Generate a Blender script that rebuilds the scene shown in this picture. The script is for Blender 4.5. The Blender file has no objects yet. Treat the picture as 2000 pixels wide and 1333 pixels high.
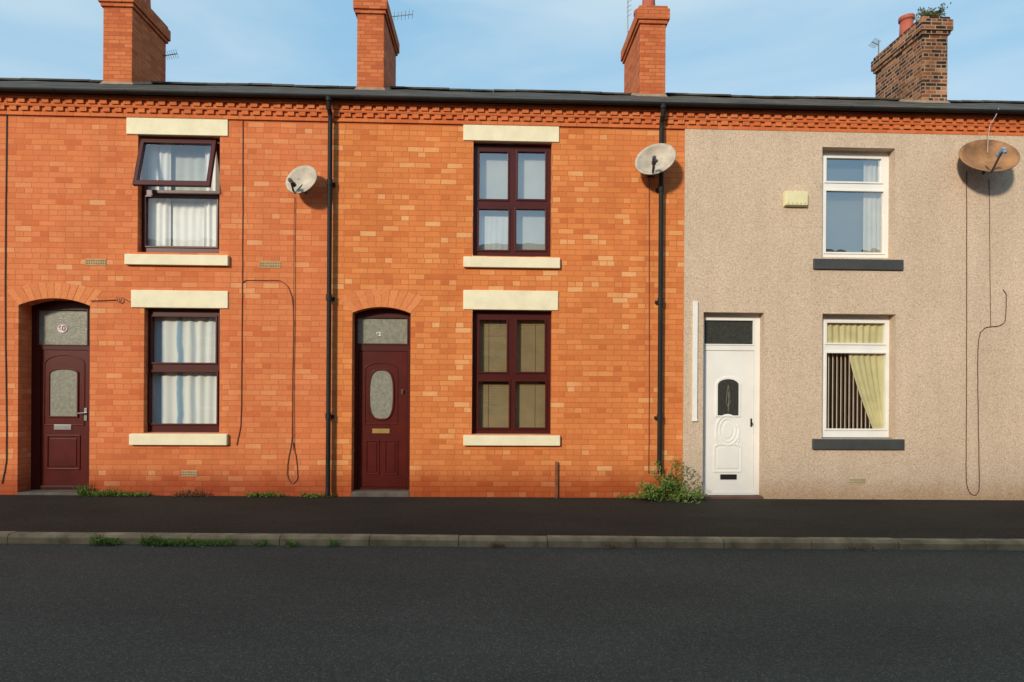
import bpy, bmesh, math, random
from mathutils import Vector, Matrix, noise
random.seed(7)
scene = bpy.context.scene
COL = scene.collection
scene.view_settings.view_transform = 'Standard'
scene.view_settings.look = 'None'
scene.view_settings.exposure = 0

# ------------------------------------------------------------------ camera
FPX = 1170.0; D = 8.5; H = 1.54
YAW = math.radians(1.94); ROLL = math.radians(0.36); SH = 0.04675
CAM = Vector((-D*math.tan(YAW), -D, H))
ROT = Matrix.Rotation(-YAW, 3, 'Z') @ Matrix.Rotation(math.radians(90), 3, 'X') @ Matrix.Rotation(ROLL, 3, 'Z')
cd = bpy.data.cameras.new("camera"); cam = bpy.data.objects.new("camera", cd); COL.objects.link(cam)
cam.matrix_world = Matrix.Translation(CAM) @ ROT.to_4x4()
cd.sensor_width = 36; cd.lens = FPX/2000*36; cd.shift_y = SH; cd.clip_end = 3000
scene.camera = cam

# surveying helpers: read real dimensions on the facade plane (y = const) or the ground
def ray(px, py):
    return ROT @ Vector(((px-1000)/FPX, -(py-(666.5+SH*2000))/FPX, -1))
def F(px, py, y=0.0):
    d = ray(px, py); t = (y-CAM.y)/d.y
    p = CAM + d*t
    return p
def R(b, y=0.0):
    l, t, r, bo = b; mx = (l+r)/2; my = (t+bo)/2
    return (F(l, my, y).x, F(r, my, y).x, F(mx, bo, y).z, F(mx, t, y).z)
SLOPE = -0.005
def zg(x, y=0): return SLOPE*x
def G(px, py, dz=0.0):
    d = ray(px, py)
    t = (SLOPE*CAM.x+dz-CAM.z)/(d.z-SLOPE*d.x)
    return CAM + d*t

# ------------------------------------------------------------------ node helpers
class NB:
    def __init__(s, name):
        s.m = bpy.data.materials.new(name); s.m.use_nodes = True
        s.t = s.m.node_tree; s.t.nodes.clear()
        s.out = s.t.nodes.new('ShaderNodeOutputMaterial')
        s.b = s.t.nodes.new('ShaderNodeBsdfPrincipled')
        s.t.links.new(s.b.outputs[0], s.out.inputs[0])
        s.tc = s.t.nodes.new('ShaderNodeTexCoord').outputs['Object']
    def n(s, typ, **kw):
        nd = s.t.nodes.new(typ)
        for k, v in kw.items(): setattr(nd, k, v)
        return nd
    def l(s, a, b): s.t.links.new(a, b)
    def val(s, x, inp):
        if isinstance(x, (int, float)): inp.default_value = x
        elif isinstance(x, (tuple, list)): inp.default_value = (*x, 1) if len(x) == 3 and len(inp.default_value) == 4 else x
        else: s.l(x, inp)
    def math(s, op, a, b=0.0, c=0.0):
        nd = s.n('ShaderNodeMath', operation=op)
        s.val(a, nd.inputs[0]); s.val(b, nd.inputs[1]); s.val(c, nd.inputs[2])
        return nd.outputs[0]
    def noise(s, scale, detail=3, rough=.5, vec=None, stretch=None):
        v = vec or s.tc
        if stretch:
            mp = s.n('ShaderNodeMapping'); s.l(v, mp.inputs[0]); mp.inputs['Scale'].default_value = stretch; v = mp.outputs[0]
        nd = s.n('ShaderNodeTexNoise'); s.l(v, nd.inputs['Vector'])
        nd.inputs['Scale'].default_value = scale; nd.inputs['Detail'].default_value = detail; nd.inputs['Roughness'].default_value = rough
        return nd.outputs[0]
    def ramp(s, fac, stops, interp='LINEAR'):
        nd = s.n('ShaderNodeValToRGB'); s.l(fac, nd.inputs[0]); cr = nd.color_ramp; cr.interpolation = interp
        while len(cr.elements) < len(stops): cr.elements.new(.5)
        for e, (p, c) in zip(cr.elements, stops):
            e.position = p; e.color = (*c, 1) if isinstance(c, (tuple, list)) else (c, c, c, 1)
        return nd.outputs[0]
    def mr(s, v, a, b, c=0., d=1., smooth=False):
        nd = s.n('ShaderNodeMapRange'); nd.clamp = True
        if smooth: nd.interpolation_type = 'SMOOTHSTEP'
        s.val(v, nd.inputs[0])
        for i, x in enumerate((a, b, c, d)): nd.inputs[i+1].default_value = x
        return nd.outputs[0]
    def mix(s, f, a, b, mode='MIX'):
        nd = s.n('ShaderNodeMix', data_type='RGBA', blend_type=mode)
        s.val(f, nd.inputs[0]); s.val(a, nd.inputs[6]); s.val(b, nd.inputs[7])
        return nd.outputs[2]
    def bump(s, h, strength=.5, dist=.01, normal=None):
        nd = s.n('ShaderNodeBump'); s.val(h, nd.inputs['Height']); nd.inputs['Strength'].default_value = strength
        nd.inputs['Distance'].default_value = dist
        if normal: s.l(normal, nd.inputs['Normal'])
        s.l(nd.outputs[0], s.b.inputs['Normal']); return nd.outputs[0]
    def xyz(s):
        nd = s.n('ShaderNodeSeparateXYZ'); s.l(s.tc, nd.inputs[0]); return nd.outputs

def smat(name, col, rough=.6, var=.2, scale=6., bump=0., bscale=80., metallic=0., spec=.5, stretch=None, bdist=.004):
    k = NB(name)
    f = k.noise(scale, 5, .6, stretch=stretch)
    f = k.mr(f, .3, .7, 1-var, 1+var)
    c = k.mix(1.0, (*col, 1), f, 'MULTIPLY')
    k.val(c, k.b.inputs['Base Color']); k.b.inputs['Roughness'].default_value = rough
    k.b.inputs['Metallic'].default_value = metallic; k.b.inputs['Specular IOR Level'].default_value = spec
    if bump: k.bump(k.noise(bscale, 3), bump, bdist)
    return k.m

def brick_mat(name, stops, mortar, low=None, mort_w=.006, bl=.225, bh=.075, header=4, grime=.10, patchy=.06):
    k = NB(name); o = k.xyz()
    n1 = k.n('ShaderNodeTexNoise'); k.l(k.tc, n1.inputs['Vector']); n1.inputs['Scale'].default_value = 3.; n1.inputs['Detail'].default_value = 4
    wob = k.math('MULTIPLY', k.math('SUBTRACT', n1.outputs[0], .5), .016)
    u = k.math('ADD', o[0], o[1]); z = k.math('ADD', o[2], wob)
    zr = k.math('DIVIDE', z, bh); r = k.math('FLOOR', zr); fv = k.math('SUBTRACT', zr, r)
    hd = k.math('LESS_THAN', k.math('FLOORED_MODULO', r, header), .5) if header else 0.
    w = k.math('SUBTRACT', bl, k.math('MULTIPLY', hd, bl/2))
    rw = k.n('ShaderNodeTexWhiteNoise', noise_dimensions='1D'); k.l(r, rw.inputs['W'])
    off = k.math('ADD', k.math('MULTIPLY', k.math('FLOORED_MODULO', r, 2), .5), k.math('MULTIPLY', rw.outputs['Value'], .18))
    ur = k.math('ADD', k.math('DIVIDE', u, w), off); c = k.math('FLOOR', ur); fu = k.math('SUBTRACT', ur, c)
    du = k.math('MULTIPLY', k.math('MINIMUM', fu, k.math('SUBTRACT', 1, fu)), w)
    dv = k.math('MULTIPLY', k.math('MINIMUM', fv, k.math('SUBTRACT', 1, fv)), bh)
    dd = k.math('ADD', k.math('MINIMUM', du, dv), k.math('MULTIPLY', k.math('SUBTRACT', k.noise(90, 2), .5), .004))
    mask = k.mr(dd, mort_w*.45, mort_w*1.1, 0, 1, True)
    cv = k.n('ShaderNodeCombineXYZ'); k.l(c, cv.inputs[0]); k.l(r, cv.inputs[1])
    wn = k.n('ShaderNodeTexWhiteNoise', noise_dimensions='2D'); k.l(cv.outputs[0], wn.inputs['Vector'])
    patch = k.mr(k.noise(.9, 3, .6), .35, .65, -patchy, patchy)
    rnd = k.math('ADD', wn.outputs['Value'], patch)
    bc = k.ramp(rnd, stops)
    fine = k.mr(k.noise(45, 4, .7), .3, .7, .9, 1.1)
    bc = k.mix(1., bc, fine, 'MULTIPLY')
    colr = k.mix(mask, (*mortar, 1), bc)
    big = k.mr(k.noise(1.3, 5, .65, stretch=(1, 1, .55)), .3, .75, 1-grime, 1+grime*.35)
    colr = k.mix(1., colr, big, 'MULTIPLY')
    streak = k.mr(k.noise(1., 4, .6, stretch=(5., 5., .35)), .3, .7, .94, 1.04)
    colr = k.mix(1., colr, streak, 'MULTIPLY')
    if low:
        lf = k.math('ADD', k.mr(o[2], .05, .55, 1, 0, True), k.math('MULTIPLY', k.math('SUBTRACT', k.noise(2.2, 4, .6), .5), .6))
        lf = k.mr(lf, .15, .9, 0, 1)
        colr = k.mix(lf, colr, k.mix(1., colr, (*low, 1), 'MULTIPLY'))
    k.val(colr, k.b.inputs['Base Color']); k.b.inputs['Roughness'].default_value = .85
    k.b.inputs['Specular IOR Level'].default_value = .15
    h = k.math('ADD', mask, k.math('ADD', k.math('MULTIPLY', wn.outputs['Value'], .4), k.math('MULTIPLY', k.noise(70, 3), .35)))
    k.bump(h, .5, .006)
    return k.m

M = {}
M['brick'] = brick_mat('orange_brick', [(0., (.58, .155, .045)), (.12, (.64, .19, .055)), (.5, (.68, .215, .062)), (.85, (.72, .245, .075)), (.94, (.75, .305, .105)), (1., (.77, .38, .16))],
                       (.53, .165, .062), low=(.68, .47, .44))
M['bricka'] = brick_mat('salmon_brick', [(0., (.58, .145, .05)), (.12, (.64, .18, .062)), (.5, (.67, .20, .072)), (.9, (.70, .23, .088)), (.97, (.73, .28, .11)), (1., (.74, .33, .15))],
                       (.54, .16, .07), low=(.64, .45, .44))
M['brick_b'] = brick_mat('cornice_brick', [(0., (.58, .145, .045)), (.5, (.63, .17, .055)), (1., (.67, .20, .065))], (.46, .13, .055), header=0)
M['chim'] = brick_mat('chimney_brick', [(0., (.46, .105, .038)), (.5, (.56, .15, .052)), (1., (.61, .19, .07))], (.36, .11, .05), header=0, mort_w=.008)
M['chim_old'] = brick_mat('old_chimney_brick', [(0., (.03, .016, .012)), (.25, (.07, .028, .02)), (.5, (.24, .075, .032)), (.8, (.40, .13, .05)), (1., (.50, .22, .10))], (.42, .32, .22), header=3, mort_w=.013, grime=.6, patchy=.2)
def voussoir():
    k = NB('arch_brick'); gi = k.n('ShaderNodeNewGeometry')
    c = k.ramp(gi.outputs['Random Per Island'], [(0, (.60, .175, .055)), (.5, (.65, .205, .065)), (1, (.70, .24, .08))])
    c = k.mix(1., c, k.mr(k.noise(30, 4), .3, .7, .88, 1.12), 'MULTIPLY')
    k.val(c, k.b.inputs['Base Color']); k.b.inputs['Roughness'].default_value = .85; k.bump(k.noise(70, 3), .4, .005); return k.m
M['vous'] = voussoir()
def dash():
    k = NB('pebbledash_render')
    v = k.n('ShaderNodeTexVoronoi'); k.l(k.tc, v.inputs['Vector']); v.inputs['Scale'].default_value = 115
    sp = k.n('ShaderNodeSeparateColor'); k.l(v.outputs['Color'], sp.inputs[0])
    c = k.ramp(sp.outputs[0], [(0, (.40, .28, .19)), (.22, (.55, .41, .295)), (.6, (.62, .475, .35)), (1, (.72, .585, .45))])
    big = k.mr(k.noise(1.1, 5, .65, stretch=(1, 1, .5)), .3, .72, .9, 1.05)
    c = k.mix(1., c, big, 'MULTIPLY')
    c = k.mix(1., c, k.mr(k.noise(1., 4, .6, stretch=(4., 4., .3)), .3, .7, .95, 1.04), 'MULTIPLY')
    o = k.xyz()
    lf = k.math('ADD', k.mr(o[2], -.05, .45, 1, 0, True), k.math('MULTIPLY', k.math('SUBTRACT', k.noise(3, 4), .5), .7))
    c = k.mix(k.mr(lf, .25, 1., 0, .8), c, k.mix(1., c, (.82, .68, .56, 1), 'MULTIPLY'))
    k.val(c, k.b.inputs['Base Color']); k.b.inputs['Roughness'].default_value = .9; k.b.inputs['Specular IOR Level'].default_value = .15
    k.bump(k.math('ADD', v.outputs['Distance'], k.noise(150, 2)), .4, .004); return k.m
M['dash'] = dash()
M['stone'] = smat('cream_painted_stone', (.80, .72, .50), .75, .08, 5, .25, 60)
M['greysill'] = smat('dark_grey_painted_sill', (.05, .052, .052), .6, .2, 5, .2)
M['pvc'] = smat('burgundy_plastic', (.066, .010, .008), .34, .12, 3, spec=.3)
M['pvcd'] = smat('burgundy_door', (.082, .009, .006), .32, .2, 4, .1, 20, spec=.35)
M['white'] = smat('white_plastic', (.82, .80, .76), .35, .05, 3)
M['black'] = smat('black_gutter_plastic', (.018, .017, .016), .6, .3, 3, spec=.2)
M['cable'] = smat('cable_sheath', (.17, .045, .022), .6, .2, 3)
M['cabled'] = smat('dark_cable_sheath', (.09, .055, .04), .6, .2, 3)
M['brass'] = smat('brass', (.55, .38, .14), .35, .1, 5, metallic=.8)
M['chrome'] = smat('chrome', (.6, .6, .6), .25, .1, 5, metallic=.9)
M['bronze'] = smat('dark_bronze', (.12, .07, .06), .4, .1, 5, metallic=.5)
M['pot'] = smat('terracotta', (.42, .10, .06), .8, .25, 6, .2)
M['mortar'] = smat('cement_mortar', (.27, .20, .14), .9, .25, 8, .4)
M['alarm'] = smat('aged_cream_plastic', (.74, .68, .40), .5, .08, 5)
M['dish'] = smat('weathered_dish_paint', (.45, .385, .30), .6, .3, 7)
M['dishr'] = smat('rusty_dish_paint', (.31, .15, .058), .65, .45, 4)
M['metal'] = smat('galvanised_metal', (.25, .24, .22), .5, .2, 5, metallic=.5)
M['lnb'] = smat('grey_receiver', (.05, .04, .04), .5, .2, 5)
M['lnbb'] = smat('pale_blue_receiver', (.2, .3, .42), .5, .2, 5)
M['rust'] = smat('rusty_iron', (.22, .08, .04), .85, .4, 12, .4)
M['vent'] = smat('terracotta_vent', (.46, .30, .15), .8, .2, 9, .2)
M['ventg'] = smat('buff_vent', (.44, .29, .14), .8, .2, 9, .2)
M['dark'] = smat('dark_void', (.08, .045, .025), .9, .1, 4)
M['step'] = smat('worn_stone_step', (.12, .095, .075), .85, .3, 6, .3)
M['stepr'] = smat('worn_red_step', (.13, .065, .045), .85, .3, 6, .3)
def slate(name, c0, c1):
    k = NB(name); o = k.xyz()
    r = k.math('FLOOR', k.math('DIVIDE', o[1], .2)); fv = k.math('FRACT', k.math('DIVIDE', o[1], .2))
    ur = k.math('ADD', k.math('DIVIDE', o[0], .3), k.math('MULTIPLY', k.math('FLOORED_MODULO', r, 2), .5)); c = k.math('FLOOR', ur)
    cv = k.n('ShaderNodeCombineXYZ'); k.l(c, cv.inputs[0]); k.l(r, cv.inputs[1])
    wn = k.n('ShaderNodeTexWhiteNoise', noise_dimensions='2D'); k.l(cv.outputs[0], wn.inputs['Vector'])
    cc = k.ramp(wn.outputs['Value'], [(0, c0), (1, c1)])
    cc = k.mix(1., cc, k.mr(k.noise(2, 5, .7), .3, .7, .6, 1.4), 'MULTIPLY')
    k.val(cc, k.b.inputs['Base Color']); k.b.inputs['Roughness'].default_value = .8; k.b.inputs['Specular IOR Level'].default_value = .12
    k.bump(k.math('ADD', k.math('MULTIPLY', fv, -1.), wn.outputs['Value']), .5, .012); return k.m
M['slate'] = slate('roof_slate', (.045, .041, .034), (.095, .083, .066))
M['slateb'] = slate('brown_roof_slate', (.05, .041, .03), (.115, .088, .062))

def asphalt(name, dark, mid, light, patch=.2, big=.5):
    k = NB(name)
    v = k.n('ShaderNodeTexVoronoi'); k.l(k.tc, v.inputs['Vector']); v.inputs['Scale'].default_value = 130
    sp = k.n('ShaderNodeSeparateColor'); k.l(v.outputs['Color'], sp.inputs[0])
    c = k.ramp(sp.outputs[0], [(0, dark), (.8, mid), (1, light)])
    c = k.mix(1., c, k.mr(k.noise(big, 6, .6, stretch=(.6, 1.4, 1)), .3, .7, 1-patch, 1+patch), 'MULTIPLY')
    c = k.mix(1., c, k.mr(k.noise(28, 4, .75), .3, .7, .86, 1.14), 'MULTIPLY')
    k.val(c, k.b.inputs['Base Color']); k.b.inputs['Roughness'].default_value = .95; k.b.inputs['Specular IOR Level'].default_value = .12
    k.bump(k.math('ADD', v.outputs['Distance'], k.noise(160, 2)), .5, .005); return k.m
M['road'] = asphalt('road_asphalt', (.060, .054, .042), (.082, .073, .057), (.15, .135, .108), .16)
M['pave'] = asphalt('pavement_asphalt', (.030, .025, .019), (.043, .036, .027), (.065, .055, .042), .22, .8)
M['kerb'] = smat('kerb_stone', (.28, .205, .12), .95, .45, 4, .6, 50, spec=.15)
M['groundm'] = smat('waste_ground', (.08, .075, .055), .95, .4, .6, .4, 8)

def glass(name, refl, tint=(.95, .97, .96), rough=0.0):
    m = bpy.data.materials.new(name); m.use_nodes = True; t = m.node_tree; t.nodes.clear()
    o = t.nodes.new('ShaderNodeOutputMaterial'); mx = t.nodes.new('ShaderNodeMixShader')
    tr = t.nodes.new('ShaderNodeBsdfTransparent'); tr.inputs[0].default_value = (*tint, 1)
    gl = t.nodes.new('ShaderNodeBsdfGlossy'); gl.inputs['Roughness'].default_value = rough; gl.inputs['Color'].default_value = (.95, .97, 1, 1)
    lw = t.nodes.new('ShaderNodeLayerWeight'); lw.inputs[0].default_value = .5
    pw = t.nodes.new('ShaderNodeMath'); pw.operation = 'POWER'; pw.inputs[1].default_value = 4.
    t.links.new(lw.outputs['Facing'], pw.inputs[0])
    ad = t.nodes.new('ShaderNodeMath'); ad.operation = 'ADD'; ad.inputs[1].default_value = refl; ad.use_clamp = True
    nz = t.nodes.new('ShaderNodeTexNoise'); nz.inputs['Scale'].default_value = 2.2; tc = t.nodes.new('ShaderNodeTexCoord')
    t.links.new(tc.outputs['Object'], nz.inputs[0])
    bp = t.nodes.new('ShaderNodeBump'); bp.inputs['Strength'].default_value = .12; bp.inputs['Distance'].default_value = .02
    t.links.new(nz.outputs[0], bp.inputs['Height']); t.links.new(bp.outputs[0], gl.inputs['Normal'])
    t.links.new(pw.outputs[0], ad.inputs[0]); t.links.new(ad.outputs[0], mx.inputs[0]); t.links.new(tr.outputs[0], mx.inputs[1]); t.links.new(gl.outputs[0], mx.inputs[2])
    t.links.new(mx.outputs[0], o.inputs[0]); return m
M['glass'] = glass('window_glass', .08)
M['glassr'] = glass('reflective_window_glass', .28)
M['glassq'] = glass('bright_reflective_glass', .36)
M['glassm'] = glass('sash_window_glass', .20)
M['obs'] = smat('obscured_glass', (.24, .24, .19), .22, .25, 25, .5, 60, spec=.8)
M['obsd'] = smat('dark_obscured_glass', (.04, .045, .04), .2, .3, 25, .5, 60, spec=.8)
M['net'] = smat('white_net_curtain', (.82, .81, .78), .9, .06, 5)
M['cream'] = smat('cream_curtain', (.62, .57, .44), .9, .1, 5)
M['yellow'] = smat('pale_yellow_curtain', (.60, .53, .29), .9, .15, 4)
M['blind'] = smat('tan_venetian_blind', (.26, .185, .085), .65, .15, 3)
M['slat'] = smat('brown_vertical_blind', (.16, .10, .065), .7, .1, 3)
M['slate_w'] = smat('pale_blind_edge', (.66, .56, .46), .7, .1, 3)
XBL = [F(312, 720, .2).x, F(352, 720, .2).x, F(378, 720, .2).x]
def bluestripe():
    k = NB('blue_and_white_curtain'); o = k.xyz()
    x = k.math('ADD', o[0], k.math('MULTIPLY', k.math('SUBTRACT', k.noise(2.5, 2), .5), .09)); f = None
    for c0, wd, st in ((XBL[0], .085, .7), (XBL[1], .05, .8), (XBL[2], .04, .3)):
        g = k.mr(k.math('ABSOLUTE', k.math('SUBTRACT', x, c0)), wd*.4, wd, st, 0, True)
        f = g if f is None else k.math('MAXIMUM', f, g)
    c = k.mix(f, (.70, .71, .68, 1), (.14, .31, .46, 1))
    k.val(c, k.b.inputs['Base Color']); k.b.inputs['Roughness'].default_value = .9; return k.m
M['blue'] = bluestripe()
def leafmat(name, a, b, c3):
    k = NB(name); gi = k.n('ShaderNodeNewGeometry')
    c = k.ramp(gi.outputs['Random Per Island'], [(0, a), (.6, b), (1, c3)])
    k.val(c, k.b.inputs['Base Color']); k.b.inputs['Roughness'].default_value = .55; k.b.inputs['Specular IOR Level'].default_value = .3
    tl = k.n('ShaderNodeBsdfTranslucent'); k.l(c, tl.inputs[0])
    ms = k.n('ShaderNodeMixShader'); ms.inputs[0].default_value = .3
    k.l(k.b.outputs[0], ms.inputs[1]); k.l(tl.outputs[0], ms.inputs[2]); k.l(ms.outputs[0], k.out.inputs[0]); return k.m
M['leaf'] = leafmat('green_leaves', (.07, .13, .02), (.16, .26, .045), (.30, .37, .10))
M['leafc'] = leafmat('chimney_leaves', (.05, .06, .02), (.11, .13, .04), (.24, .18, .08))
M['weed'] = leafmat('bright_weed_leaves', (.09, .16, .025), (.19, .31, .05), (.33, .40, .12))
M['dry'] = leafmat('dry_weed', (.18, .08, .04), (.28, .15, .065), (.36, .24, .10))

# ------------------------------------------------------------------ mesh helpers
def box(bm, x0, x1, y0, y1, z0, z1):
    v = [bm.verts.new(p) for p in ((x0,y0,z0),(x1,y0,z0),(x1,y1,z0),(x0,y1,z0),(x0,y0,z1),(x1,y0,z1),(x1,y1,z1),(x0,y1,z1))]
    for f in ((0,1,5,4),(1,2,6,5),(2,3,7,6),(3,0,4,7),(4,5,6,7),(3,2,1,0)):
        bm.faces.new([v[i] for i in f])
def holes_panel(bm, outer, holes, y0, y1):
    X0, X1, Z0, Z1 = outer
    xs = sorted({X0, X1, *[h[0] for h in holes], *[h[1] for h in holes]})
    zs = sorted({Z0, Z1, *[h[2] for h in holes], *[h[3] for h in holes]})
    xs = [x for x in xs if X0-1e-6 <= x <= X1+1e-6]; zs = [z for z in zs if Z0-1e-6 <= z <= Z1+1e-6]
    nx, nz = len(xs)-1, len(zs)-1
    def full(i, j):
        if i < 0 or j < 0 or i >= nx or j >= nz: return False
        cx = (xs[i]+xs[i+1])/2; cz = (zs[j]+zs[j+1])/2
        return not any(h[0] < cx < h[1] and h[2] < cz < h[3] for h in holes)
    def q(*p): bm.faces.new([bm.verts.new(c) for c in p])
    for i in range(nx):
        for j in range(nz):
            if not full(i, j): continue
            a, b, c, d = xs[i], xs[i+1], zs[j], zs[j+1]
            q((a,y0,c),(b,y0,c),(b,y0,d),(a,y0,d)); q((b,y1,c),(a,y1,c),(a,y1,d),(b,y1,d))
            if not full(i-1, j): q((a,y1,c),(a,y0,c),(a,y0,d),(a,y1,d))
            if not full(i+1, j): q((b,y0,c),(b,y1,c),(b,y1,d),(b,y0,d))
            if not full(i, j-1): q((a,y1,c),(b,y1,c),(b,y0,c),(a,y0,c))
            if not full(i, j+1): q((a,y0,d),(b,y0,d),(b,y1,d),(a,y1,d))
def ring(bm, outer, inner, y0, y1):
    n = len(outer)
    O0 = [bm.verts.new((x, y0, z)) for x, z in outer]; I0 = [bm.verts.new((x, y0, z)) for x, z in inner]
    O1 = [bm.verts.new((x, y1, z)) for x, z in outer]; I1 = [bm.verts.new((x, y1, z)) for x, z in inner]
    for i in range(n):
        j = (i+1) % n
        bm.faces.new((O0[i], O0[j], I0[j], I0[i])); bm.faces.new((O1[j], O1[i], I1[i], I1[j]))
        bm.faces.new((O0[j], O0[i], O1[i], O1[j])); bm.faces.new((I0[i], I0[j], I1[j], I1[i]))
def plate(bm, pts, y0, y1):
    a = [bm.verts.new((x, y0, z)) for x, z in pts]; b = [bm.verts.new((x, y1, z)) for x, z in pts]
    bm.faces.new(a); bm.faces.new(b[::-1])
    for i in range(len(pts)):
        j = (i+1) % len(pts); bm.faces.new((a[j], a[i], b[i], b[j]))
def superell(r, n=3.2, seg=36, inset=0.):
    x0, x1, z0, z1 = r; cx, cz = (x0+x1)/2, (z0+z1)/2; a, b = (x1-x0)/2-inset, (z1-z0)/2-inset
    out = []
    for i in range(seg):
        t = 2*math.pi*i/seg; c, s = math.cos(t), math.sin(t)
        out.append((cx+a*math.copysign(abs(c)**(2/n), c), cz+b*math.copysign(abs(s)**(2/n), s)))
    return out
def archshape(r, rise, inset=0., seg=14):
    x0, x1, z0, z1 = r; x0 += inset; x1 -= inset; z0 += inset; z1 -= inset
    out = [(x0, z0), (x1, z0)]; cx = (x0+x1)/2; a = (x1-x0)/2
    for i in range(seg+1):
        t = math.pi*i/seg; out.append((cx+a*math.cos(t), z1-rise+rise*math.sin(t)))
    return out
def rectl(r, inset=0.):
    x0, x1, z0, z1 = r; return [(x0+inset, z0+inset), (x1-inset, z0+inset), (x1-inset, z1-inset), (x0+inset, z1-inset)]
def tube(bm, pts, r, seg=8, r2=None):
    pts = [Vector(p) for p in pts]; rings = []
    up = Vector((.13, .2, 1)).normalized()
    for i, p in enumerate(pts):
        d = (pts[min(i+1, len(pts)-1)]-pts[max(i-1, 0)]).normalized()
        u = up if abs(d.dot(up)) < .95 else Vector((1, .1, 0))
        s = d.cross(u).normalized(); t = s.cross(d)
        rr = r if r2 is None else r+(r2-r)*i/(len(pts)-1)
        rings.append([bm.verts.new(p+(s*math.cos(2*math.pi*k/seg)+t*math.sin(2*math.pi*k/seg))*rr) for k in range(seg)])
    for a, b in zip(rings, rings[1:]):
        for k in range(seg): bm.faces.new((a[k], a[(k+1) % seg], b[(k+1) % seg], b[k]))
    bm.faces.new(rings[0][::-1]); bm.faces.new(rings[-1])
def mk(name, bm, mat, parent=None, bevel=0., smooth=False, label=None):
    bmesh.ops.remove_doubles(bm, verts=bm.verts, dist=1e-5)
    bmesh.ops.recalc_face_normals(bm, faces=bm.faces)
    me = bpy.data.meshes.new(name); bm.to_mesh(me); bm.free()
    for m in (mat if isinstance(mat, list) else [mat]): me.materials.append(m)
    if smooth:
        for p in me.polygons: p.use_smooth = True
    ob = bpy.data.objects.new(name, me); COL.objects.link(ob)
    if parent:
        ob.parent = parent; ob.matrix_parent_inverse = Matrix.Translation(-WP(parent))
    if bevel:
        b = ob.modifiers.new('bevel', 'BEVEL'); b.width = bevel; b.segments = 2; b.limit_method = 'ANGLE'
    if label: ob["label"] = label
    return ob
def WP(o):
    # world location of a parent (children of empties keep world-space vertices)
    return Vector(o.location) if o.parent is None else Vector((0, 0, 0))
def thing(name, loc, label, cat, group=None):
    e = bpy.data.objects.new(name, None); e.location = loc; e.empty_display_size = .2; COL.objects.link(e)
    e["label"] = label; e["category"] = cat
    if group: e["group"] = group
    return e
def solo(ob, label, cat, group=None):
    ob["label"] = label; ob["category"] = cat
    if group: ob["group"] = group
    return ob
def struct(ob): ob["kind"] = "structure"; return ob

# ------------------------------------------------------------------ setting
def KY(x): return -2.22-.018*x     # back edge of the kerb
KF = .125
XL = 70
def sheet(name, fy0, fy1, dz, mat, n=28):
    bm = bmesh.new(); prev = None
    for i in range(n+1):
        x = -XL+2*XL*i/n; a = bm.verts.new((x, fy0(x), zg(x)+dz)); b = bm.verts.new((x, fy1(x), zg(x)+dz))
        if prev: bm.faces.new((prev[0], a, b, prev[1]))
        prev = (a, b)
    return struct(mk(name, bm, mat))
bm = bmesh.new(); S = 900
v = [bm.verts.new((x, y, zg(x)-.13)) for x, y in ((-S, -S), (S, -S), (S, S), (-S, S))]; bm.faces.new(v)
struct(mk('ground', bm, M['groundm']))
sheet('road', lambda x: -10.9, lambda x: KY(x)-KF+.03, -.088, M['road'])
sheet('pavement', lambda x: KY(x)-.01, lambda x: .32, 0., M['pave'])
sheet('pavement', lambda x: -13.3, lambda x: -10.9, 0.012, M['pave'])
def kerbline(name, back, front_dir, n0=-18, n1=18, L=.915):
    bm = bmesh.new()
    for i in range(n0, n1):
        x0 = i*L+.30; x1 = x0+L-.006
        jz = random.uniform(-.003, .004); jy = random.uniform(-.005, .005)
        ys = [back(x0)+jy, back(x1)+jy]; yf = [y+front_dir*KF for y in ys]
        top = .006+jz; c = .03
        v = []
        for x, yb, yo in ((x0, ys[0], yf[0]), (x1, ys[1], yf[1])):
            z = zg(x)
            v.append([bm.verts.new(p) for p in ((x, yb, z-.2), (x, yb, z+top), (x, yo-front_dir*c, z+top), (x, yo-front_dir*.006, z+top-c), (x, yo, z-.2))])
        for k in range(4): bm.faces.new((v[0][k], v[1][k], v[1][k+1], v[0][k+1]))
        bm.faces.new(v[0]); bm.faces.new(v[1][::-1])
    return struct(mk(name, bm, M['kerb'], bevel=.005))
kerbline('kerb', KY, -1)
kerbline('kerb', lambda x: -10.9, 1)

# ------------------------------------------------------------------ house parts
XA = F(643, 580).x; XB = F(1335, 580).x; W = XB-XA
ZE = 5.545          # cornice top
ZR = 7.78; YR = 4.1
def zroof(y): return 5.572+(ZR-5.572)*(y+.16)/(YR+.16)

def cornice(h, x0, x1, yoff=0.):
    bm = bmesh.new(); e = .0015
    zt = ZE; c = .068
    box(bm, x0+e, x1-e, -.08, .02, zt-c*.8, zt)
    box(bm, x0+e, x1-e, -.045, .02, zt-c*1.75, zt-c*.802)
    box(bm, x0+e, x1-e, -.055, .02, zt-c*2.3, zt-c*1.752)
    box(bm, x0+e, x1-e, -.024, .02, zt-c*3.2, zt-c*2.302)
    box(bm, x0+e, x1-e, -.028, .02, zt-c*4.0, zt-c*3.202)
    n = int((x1-x0)/.155); s = (x1-x0)/n
    for i in range(n):
        a = x0+s*(i+.12)
        box(bm, a, a+s*.62, -.073+random.uniform(-.003, .003), -.0455, zt-c*1.72, zt-c*.81)
        a = x0+s*(i+.30)
        if a+s*.62 < x1: box(bm, a, a+s*.6, -.050+random.uniform(-.003, .002), -.0245, zt-c*3.15, zt-c*2.31)
    return mk('cornice', bm, M['brick_b'], h, bevel=.004)

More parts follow.
